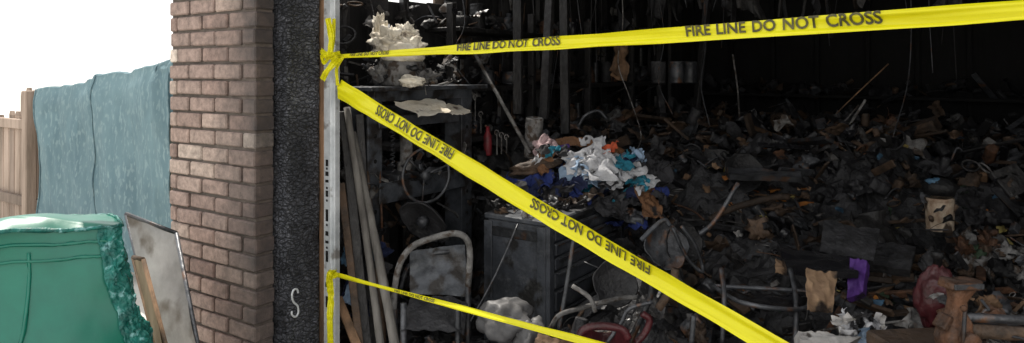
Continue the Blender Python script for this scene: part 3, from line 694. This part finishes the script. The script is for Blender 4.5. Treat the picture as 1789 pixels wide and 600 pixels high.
# ---------------------------------------------------------------- rods, pipes, chairs in the heap
b=B()
def rod(pts,d,r,m,n=6): b.tube(curve(PT(pts,d),n),r,m,n=8)
rod([(905,392,3.35),(866,480,3.25),(822,562,3.15)],3.3,.005,smetal)
rod([(1003,412,3.1),(990,500,3.05),(975,582,3.0)],3.1,.010,smetal)
rod([(958,585),(975,553),(1010,540),(1080,522),(1112,520)],3.0,.011,ashm)
rod([(1138,478),(1136,520),(1118,560),(1100,602),(1095,640)],2.9,.013,smetal)
rod([(1120,420),(1140,400),(1160,385),(1170,395)],3.3,.012,pmetal)
rod([(1175,398),(1200,450),(1228,475),(1215,430),(1190,395)],3.3,.009,smetal)
rod([(1240,385),(1262,372),(1300,358),(1350,346),(1378,344)],3.9,.020,charb)
rod([(1215,415),(1250,385),(1290,320)],3.8,.013,smetal)
rod([(1010,222),(1022,203),(1045,194),(1060,208)],4.6,.010,smetal)
rod([(1425,240),(1470,190),(1552,112)],5.2,.005,brownw)
rod([(1482,222),(1512,175)],4.8,.009,ashm); rod([(1476,212),(1500,184)],4.8,.005,ashm)
rod([(1280,95),(1288,150),(1292,205)],5.0,.006,ashm)
rod([(1000,500),(1030,520),(1040,545)],2.95,.01,ashm)
rod([(1208,602),(1212,552)],2.6,.010,smetal)
rod([(1060,600),(1085,565),(1100,540),(1140,528)],2.8,.008,smetal)
rod([(1150,540),(1175,500),(1180,470)],2.9,.018,charb)
for i in range(40):
    u=rnd(950,1750); v=rnd(240,570); p=hit(u,v)
    dr=V((rnd(-1,1),rnd(-1,1),rnd(-.1,.9)))*rnd(.08,.35); b.tube(curve([p,p+dr*.5+V((rnd(-.05,.05),0,rnd(0,.06))),p+dr],5),rnd(.002,.009),random.choice([smetal,ashm,smetal,rust,soot]),n=6)
b.obj('bent_pipes')
b=B()
for s in(0,1):
    rod([(1260+s*120,470,3.0),(1265+s*125,520,2.9),(1262+s*128,600,2.8)],3,.011,smetal)
A=[W(1245,500,3.15),W(1420,512,3.05),W(1400,540,2.85),W(1300,530,2.85)]
b.grid(lambda a,c:(A[0].lerp(A[1],a)).lerp(A[3].lerp(A[2],a),c)+V((0,0,-.02*math.sin(a*3.1)+.02*noise.noise(V((a*4,c*4,0))))),12,10,glossb)
rod([(1245,500,3.15),(1420,512,3.05),(1400,540,2.85),(1300,530,2.85),(1245,500,3.15)],3,.010,smetal)
b.obj('folding_chair')
b=B()
for (u,v,d,r,ry) in((1165,430,3.4,.11,.5),(1195,425,3.45,.10,.8),(1075,495,3.1,.10,.9),(1300,300,4.3,.12,-.2),(1455,300,4.6,.10,.4),(1335,260,4.9,.09,.1)):
    c=W(u,v,d); M=Matrix.Translation(c)@Euler((1.1,ry,TH+rnd(-.4,.4))).to_matrix().to_4x4()
    b.lathe([(r*.3,-.03),(r*.8,-.03),(r,.0),(r*1.04,.004),(r*.97,.002),(r*.78,-.022),(r*.2,-.024)],random.choice([smetal,soot]),M,n=26,dent=.2)
b.obj('burnt_pan')
b=B(); b.blob(W(885,562,3.0),.11,greyp,.3,(1.15,.9,.8),n=28,freq=2.2,rot=(0,.1,TH)); b.blob(W(925,585,2.95),.07,greyp,.4,n=16); b.obj('melted_helmet')
b=B()
b.tube(curve(PT([(1010,600),(1018,578),(1045,570),(1085,575),(1098,592)],2.7),6),.016,maroon)
b.grid(lambda a,c:W(1015+a*85,(575+c*45)+6*math.sin(a*3),2.7+.12*math.sin(a*3.1)),12,8,maroon)
b.tube(curve(PT([(1110,600),(1125,585),(1135,560),(1122,548)],2.75),6),.014,maroon); b.obj('maroon_plastic_chair')
b=B(); b.blob(W(1632,515,2.45),.075,maroon,.25,(.75,.8,1.5),n=20,rot=(0,.15,0)); b.lathe([(.015,0),(.015,.04),(.02,.04),(.02,.06)],soot,Matrix.Translation(W(1638,470,2.45)),n=12); b.obj('maroon_gas_can')
def quad(name,pts,mat,th=.01,rag=1):
    b=B(); A=[W(*p) for p in pts]; nrm=(A[1]-A[0]).cross(A[3]-A[0]).normalized()
    if nrm.dot(CAM-A[0])<0: nrm=-nrm
    def fn(a,c,o=0): return (A[0].lerp(A[1],a)).lerp(A[3].lerp(A[2],a),c)+nrm*(.016*noise.noise(V((a*2.5,c*2.5,A[0].x*9)))+o)+V((0,0,.007*rag*noise.noise(V((a*7,c*7,3)))))+R*(.006*rag*noise.noise(V((a*6,c*6,9))))
    b.grid(fn,18,18,mat); b.grid(lambda a,c:fn(a,c,-th),18,18,mat)
    for c in(0,1): b.grid(lambda a,e:fn(a,c,-th*e),18,1,mat); b.grid(lambda a,e:fn(c,a,-th*e),18,1,mat)
    return b.obj(name)
quad('cardboard_piece',[(1408,470,2.95),(1462,476,2.95),(1455,545,2.8),(1412,540,2.8)],card,rag=1.6)
quad('cardboard_piece',[(1355,452,3.2),(1402,460,3.2),(1398,480,3.1),(1356,474,3.1)],card)
quad('purple_box',[(1484,450,3.1),(1514,455,3.05),(1507,510,2.95),(1480,523,3.0)],purple,.05)
quad('dark_panel',[(1440,385,3.5),(1537,402,3.4),(1526,455,3.2),(1432,440,3.3)],soot,.02)
quad('dark_panel',[(1360,430,3.3),(1480,450,3.2),(1500,478,3.0),(1375,470,3.05)],glossb,.03)
quad('dark_panel',[(1520,420,3.6),(1600,430,3.5),(1590,470,3.3),(1515,462,3.4)],soot,.04)
quad('scorched_board',[(1270,292,4.3),(1400,300,4.2),(1400,312,4.1),(1275,306,4.1)],smetal,.03)
quad('white_box',[(1395,578,2.5),(1440,580,2.5),(1505,590,2.5),(1400,640,2.4)],whitep,.05)
quad('scorched_board',[(940,582,2.85),(1000,598,2.8),(985,640,2.7),(930,610,2.8)],brownw)
b=B()
for i in range(14): b.crumple(W(1503+rnd(-38,38),572+rnd(-18,20),2.55),rnd(.04,.09),rnd(.04,.08),random.choice([cW,cW,whitep,cLB,cD,cD]),.03,(rnd(.3,1.2),rnd(-.4,.4),rnd(0,3)),n=16,freq=18)
b.crumple(W(1595,580,2.5),.12,.09,ashm,.05,(.9,0,1),n=20,freq=14); b.obj('rags')
b=B()
for i in range(16): 
    u=rnd(1290,1410); p=hit(u,rnd(335,372))+V((0,0,.02)); b.crumple(p,.08,.03,random.choice([yellow,orange,brownw,card]),.015,(rnd(0,.6),rnd(-.2,.2),rnd(0,3)),n=6,freq=14)
for i in range(130):
    u=rnd(1150,1780); p=hit(u,rnd(240,570))+V((0,0,.03)); s=rnd(.01,.04); b.crumple(p,s*1.6,s,random.choice([whitep,ashm,blues,greens,rust,yellow,orange,brownw,card,ashm]),s*.5,(rnd(0,1.4),rnd(-.5,.5),rnd(0,3)),n=6,freq=24)
b.obj('paper_scraps')
b=B(); p=W(1643,402,3.7); can(p.x,p.y,p.z,.066,.18,pm('scorched_white_can',(.66,.57,.45),(.20,.12,.07),10,.6,spots=(.05,.035,.025),spotsc=12,spotth=.52,stretch=(1,1,.6)),.25,(.05,-.04,0))
M=Matrix.Translation(p+V((0,0,.19))); b.lathe([(.07,0),(.085,.05),(.05,.08),(.02,.09)],soot,M,n=18,dent=.5); b.blob(W(1632,318,3.7),.04,blues,.4,(1,1,.5),n=12)
for i in range(14): piece(b,W(1643+rnd(-30,30),rnd(330,410),3.65+rnd(-.05,.1)),.05,[soot,charb,smetal])
b.obj('scorched_can')
b=B()
for i in range(24): b.blob(hit(rnd(1680,1789),rnd(420,500))+V((0,0,.05)),rnd(.02,.06),random.choice([greens,ashm,charb,soot,rust]),1.2,n=10)
b.obj('melted_lumps')
b=B()
for i in range(22):
    p=hit(rnd(1500,1789),rnd(450,570),2.2)+V((0,0,.04)); dr=V((rnd(-1,1),rnd(-.5,.5),rnd(-.1,.25))).normalized()*rnd(.06,.18); plank(b,p-dr,p+dr,rnd(.02,.05),.02,random.choice([brownw,charb,charb,rust]),rnd(0,3))
b.obj('burnt_furniture_wood')

# ---------------------------------------------------------------- workbench and rusty vise
VC=W(1689,560,2.0)
MV=Matrix.Translation(VC)@Matrix.Rotation(TH+.1,4,'Z')
b=B()
def vb(off,size,mat,rot=(0,0,0),bev=.006): b.box(None,size,mat,M=MV@Matrix.Translation(off)@Euler(rot).to_matrix().to_4x4(),bev=bev)
def vw(p): return MV@V(p)
def loft(secs,mat):
    n=24
    def fn(a,c):
        f=a*(len(secs)-1); i=min(int(f),len(secs)-2); f-=i; z,cx,hx_,hy_=[secs[i][k]+(secs[i+1][k]-secs[i][k])*f for k in range(4)]
        an=c*2*math.pi; e=.5; X=math.copysign(abs(math.cos(an))**e,math.cos(an)); Y=math.copysign(abs(math.sin(an))**e,math.sin(an))
        p=V((cx+X*hx_,Y*hy_,z)); p+=noise.noise_vector(p*30)*.005
        return MV@p
    b.grid(fn,(len(secs)-1)*4,n*2,mat)
loft([(.118,-.02,.0,.0),(.118,-.02,.052,.036),(.100,-.02,.054,.038),(.094,-.02,.034,.03),(.06,-.03,.019,.024),(.03,-.035,.021,.026),(.0,-.035,.034,.036),(-.05,-.04,.044,.042),(-.09,-.03,.042,.04),(-.12,-.01,.05,.05),(-.135,.0,.07,.06),(-.158,.0,.073,.063)],rust)
vb((-.02,-.034,.108),(.09,.008,.016),smetal)
vb((-.074,.0,.0),(.016,.05,.045),rust,(0,.6,0),.008)
b.tube([vw((-.04,-.0,.012)),vw((.35,0,-.02))],.013,smetal,n=14,wob=.1)
b.tube([vw((.0,0,-.03)),vw((.35,0,-.06))],.020,charb,n=14,wob=.15)
b.tube([vw((-.06,-.055,-.10)),vw((-.05,-.055,.05))],.0055,smetal,n=8)
for z in(-.10,.055): b.blob(vw((-.055 if z>0 else -.06,-.055,z)),.009,rust,.2,n=8)
b.lathe([(.024,-.02),(.028,-.015),(.028,.015),(.024,.02)],rust,Matrix.Translation(vw((-.03,-.045,-.045)))@Matrix.Rotation(TH+.1,4,'Z')@Matrix.Rotation(math.pi/2,4,'X'),n=16)
for xx in(-.05,.05): b.lathe([(.012,0),(.012,.012)],rust,Matrix.Translation(vw((xx,-.06,-.158))),n=6,smooth=False)
b.obj('bench_vise')
b=B()
b.box(None,(.75,.5,.05),charb,M=MV@Matrix.Translation((.30,.12,-.185)),bev=.008)
b.box(None,(.75,.03,.1),charw,M=MV@Matrix.Translation((.30,-.11,-.26)),bev=.008)
for xx in(-.02,.62):
    for yy in(-.08,.32): b.box(None,(.07,.07,.66),charw,M=MV@Matrix.Translation((xx,yy,-.21-.33)),bev=.008)
for i in range(90): piece(b,MV@V((rnd(.08,.6),rnd(-.02,.32),-.14+rnd(0,.13))),rnd(.02,.055),[rust,charb,ashm,smetal,soot,brownw,smetal])
b.obj('workbench')

# ---------------------------------------------------------------- hanging wires
b=B()
def wire(pts,r=.003,m=soot): b.tube(curve([W(*p) for p in pts],7),r,m,n=5)
wire([(1085,-60,5),(1088,40,5),(1080,110,4.95),(1100,170,4.9),(1120,235,4.8),(1110,270,4.6)],.004,ashm)
wire([(1590,-60,4.8),(1592,60,4.8),(1585,150,4.75),(1560,240,4.6)],.004,smetal)
wire([(1230,-60,5),(1232,80,4.9),(1225,150,4.8),(1240,220,4.7)],.004,smetal)
wire([(1140,-60,5.4),(1160,60,5.3),(1150,140,5.2),(1175,200,5.0)],.003,smetal)
wire([(640,-30,3.9),(655,40,3.9),(648,90,3.85)],.003,smetal); wire([(800,-60,4.5),(812,40,4.4),(790,100,4.3),(830,160,4.3)],.004,smetal)
for i in range(20):
    u=rnd(900,1700); d=rnd(4.5,5.6); v0=-140; L=rnd(120,330)
    wire([(u,v0,d),(u+rnd(-10,10),v0+L*.5,d),(u+rnd(-20,20),v0+L,d)],.003,random.choice([smetal,soot]))
b.obj('hanging_wires')

# ---------------------------------------------------------------- camera, light
cd=bpy.data.cameras.new('Camera'); cam=bpy.data.objects.new('Camera',cd); bpy.context.collection.objects.link(cam)
cam.location=CAM; cam.rotation_euler=(math.pi/2,0,TH); cd.sensor_width=36; cd.lens=1200/1789*36; cd.shift_y=-170/1789; cd.clip_end=2000; cd.clip_start=.05
bpy.context.scene.camera=cam
EL=math.radians(57); sd=V((-.93,.36,0)).normalized()
sv=V((sd.x*math.cos(EL),sd.y*math.cos(EL),math.sin(EL)))
sl=bpy.data.lights.new('sun','SUN'); sl.energy=5; sl.angle=math.radians(.5); sl.color=(1,.94,.85)
so=bpy.data.objects.new('sun',sl); so.rotation_euler=sv.to_track_quat('Z','Y').to_euler(); so.location=(-3,2,6); bpy.context.collection.objects.link(so)
w=bpy.data.worlds.new('World'); bpy.context.scene.world=w; w.use_nodes=True; nt=w.node_tree
st=nt.nodes.new('ShaderNodeTexSky'); st.sky_type='NISHITA'; st.sun_disc=False; st.sun_elevation=EL; st.sun_rotation=math.atan2(sd.x,sd.y); st.dust_density=1.5; st.air_density=1.0; st.ozone_density=1
# thin bright overcast veil over the clear sky
tc=nt.nodes.new('ShaderNodeTexCoord'); nz=nt.nodes.new('ShaderNodeTexNoise'); nz.inputs['Scale'].default_value=1.6; nz.inputs['Detail'].default_value=6; nt.links.new(tc.outputs['Generated'],nz.inputs['Vector'])
mr=nt.nodes.new('ShaderNodeMapRange'); mr.inputs[1].default_value=.3; mr.inputs[2].default_value=.6; mr.inputs[3].default_value=.75; mr.inputs[4].default_value=.97; nt.links.new(nz.outputs['Fac'],mr.inputs[0])
mx=nt.nodes.new('ShaderNodeMixRGB'); nt.links.new(mr.outputs[0],mx.inputs[0]); nt.links.new(st.outputs[0],mx.inputs[1]); mx.inputs[2].default_value=(10.6,10.4,10.2,1)
bg=nt.nodes['Background']; bg.inputs[1].default_value=.15; nt.links.new(mx.outputs[0],bg.inputs[0])
vs=bpy.context.scene.view_settings; vs.view_transform='Standard'; vs.look='None'; vs.exposure=0
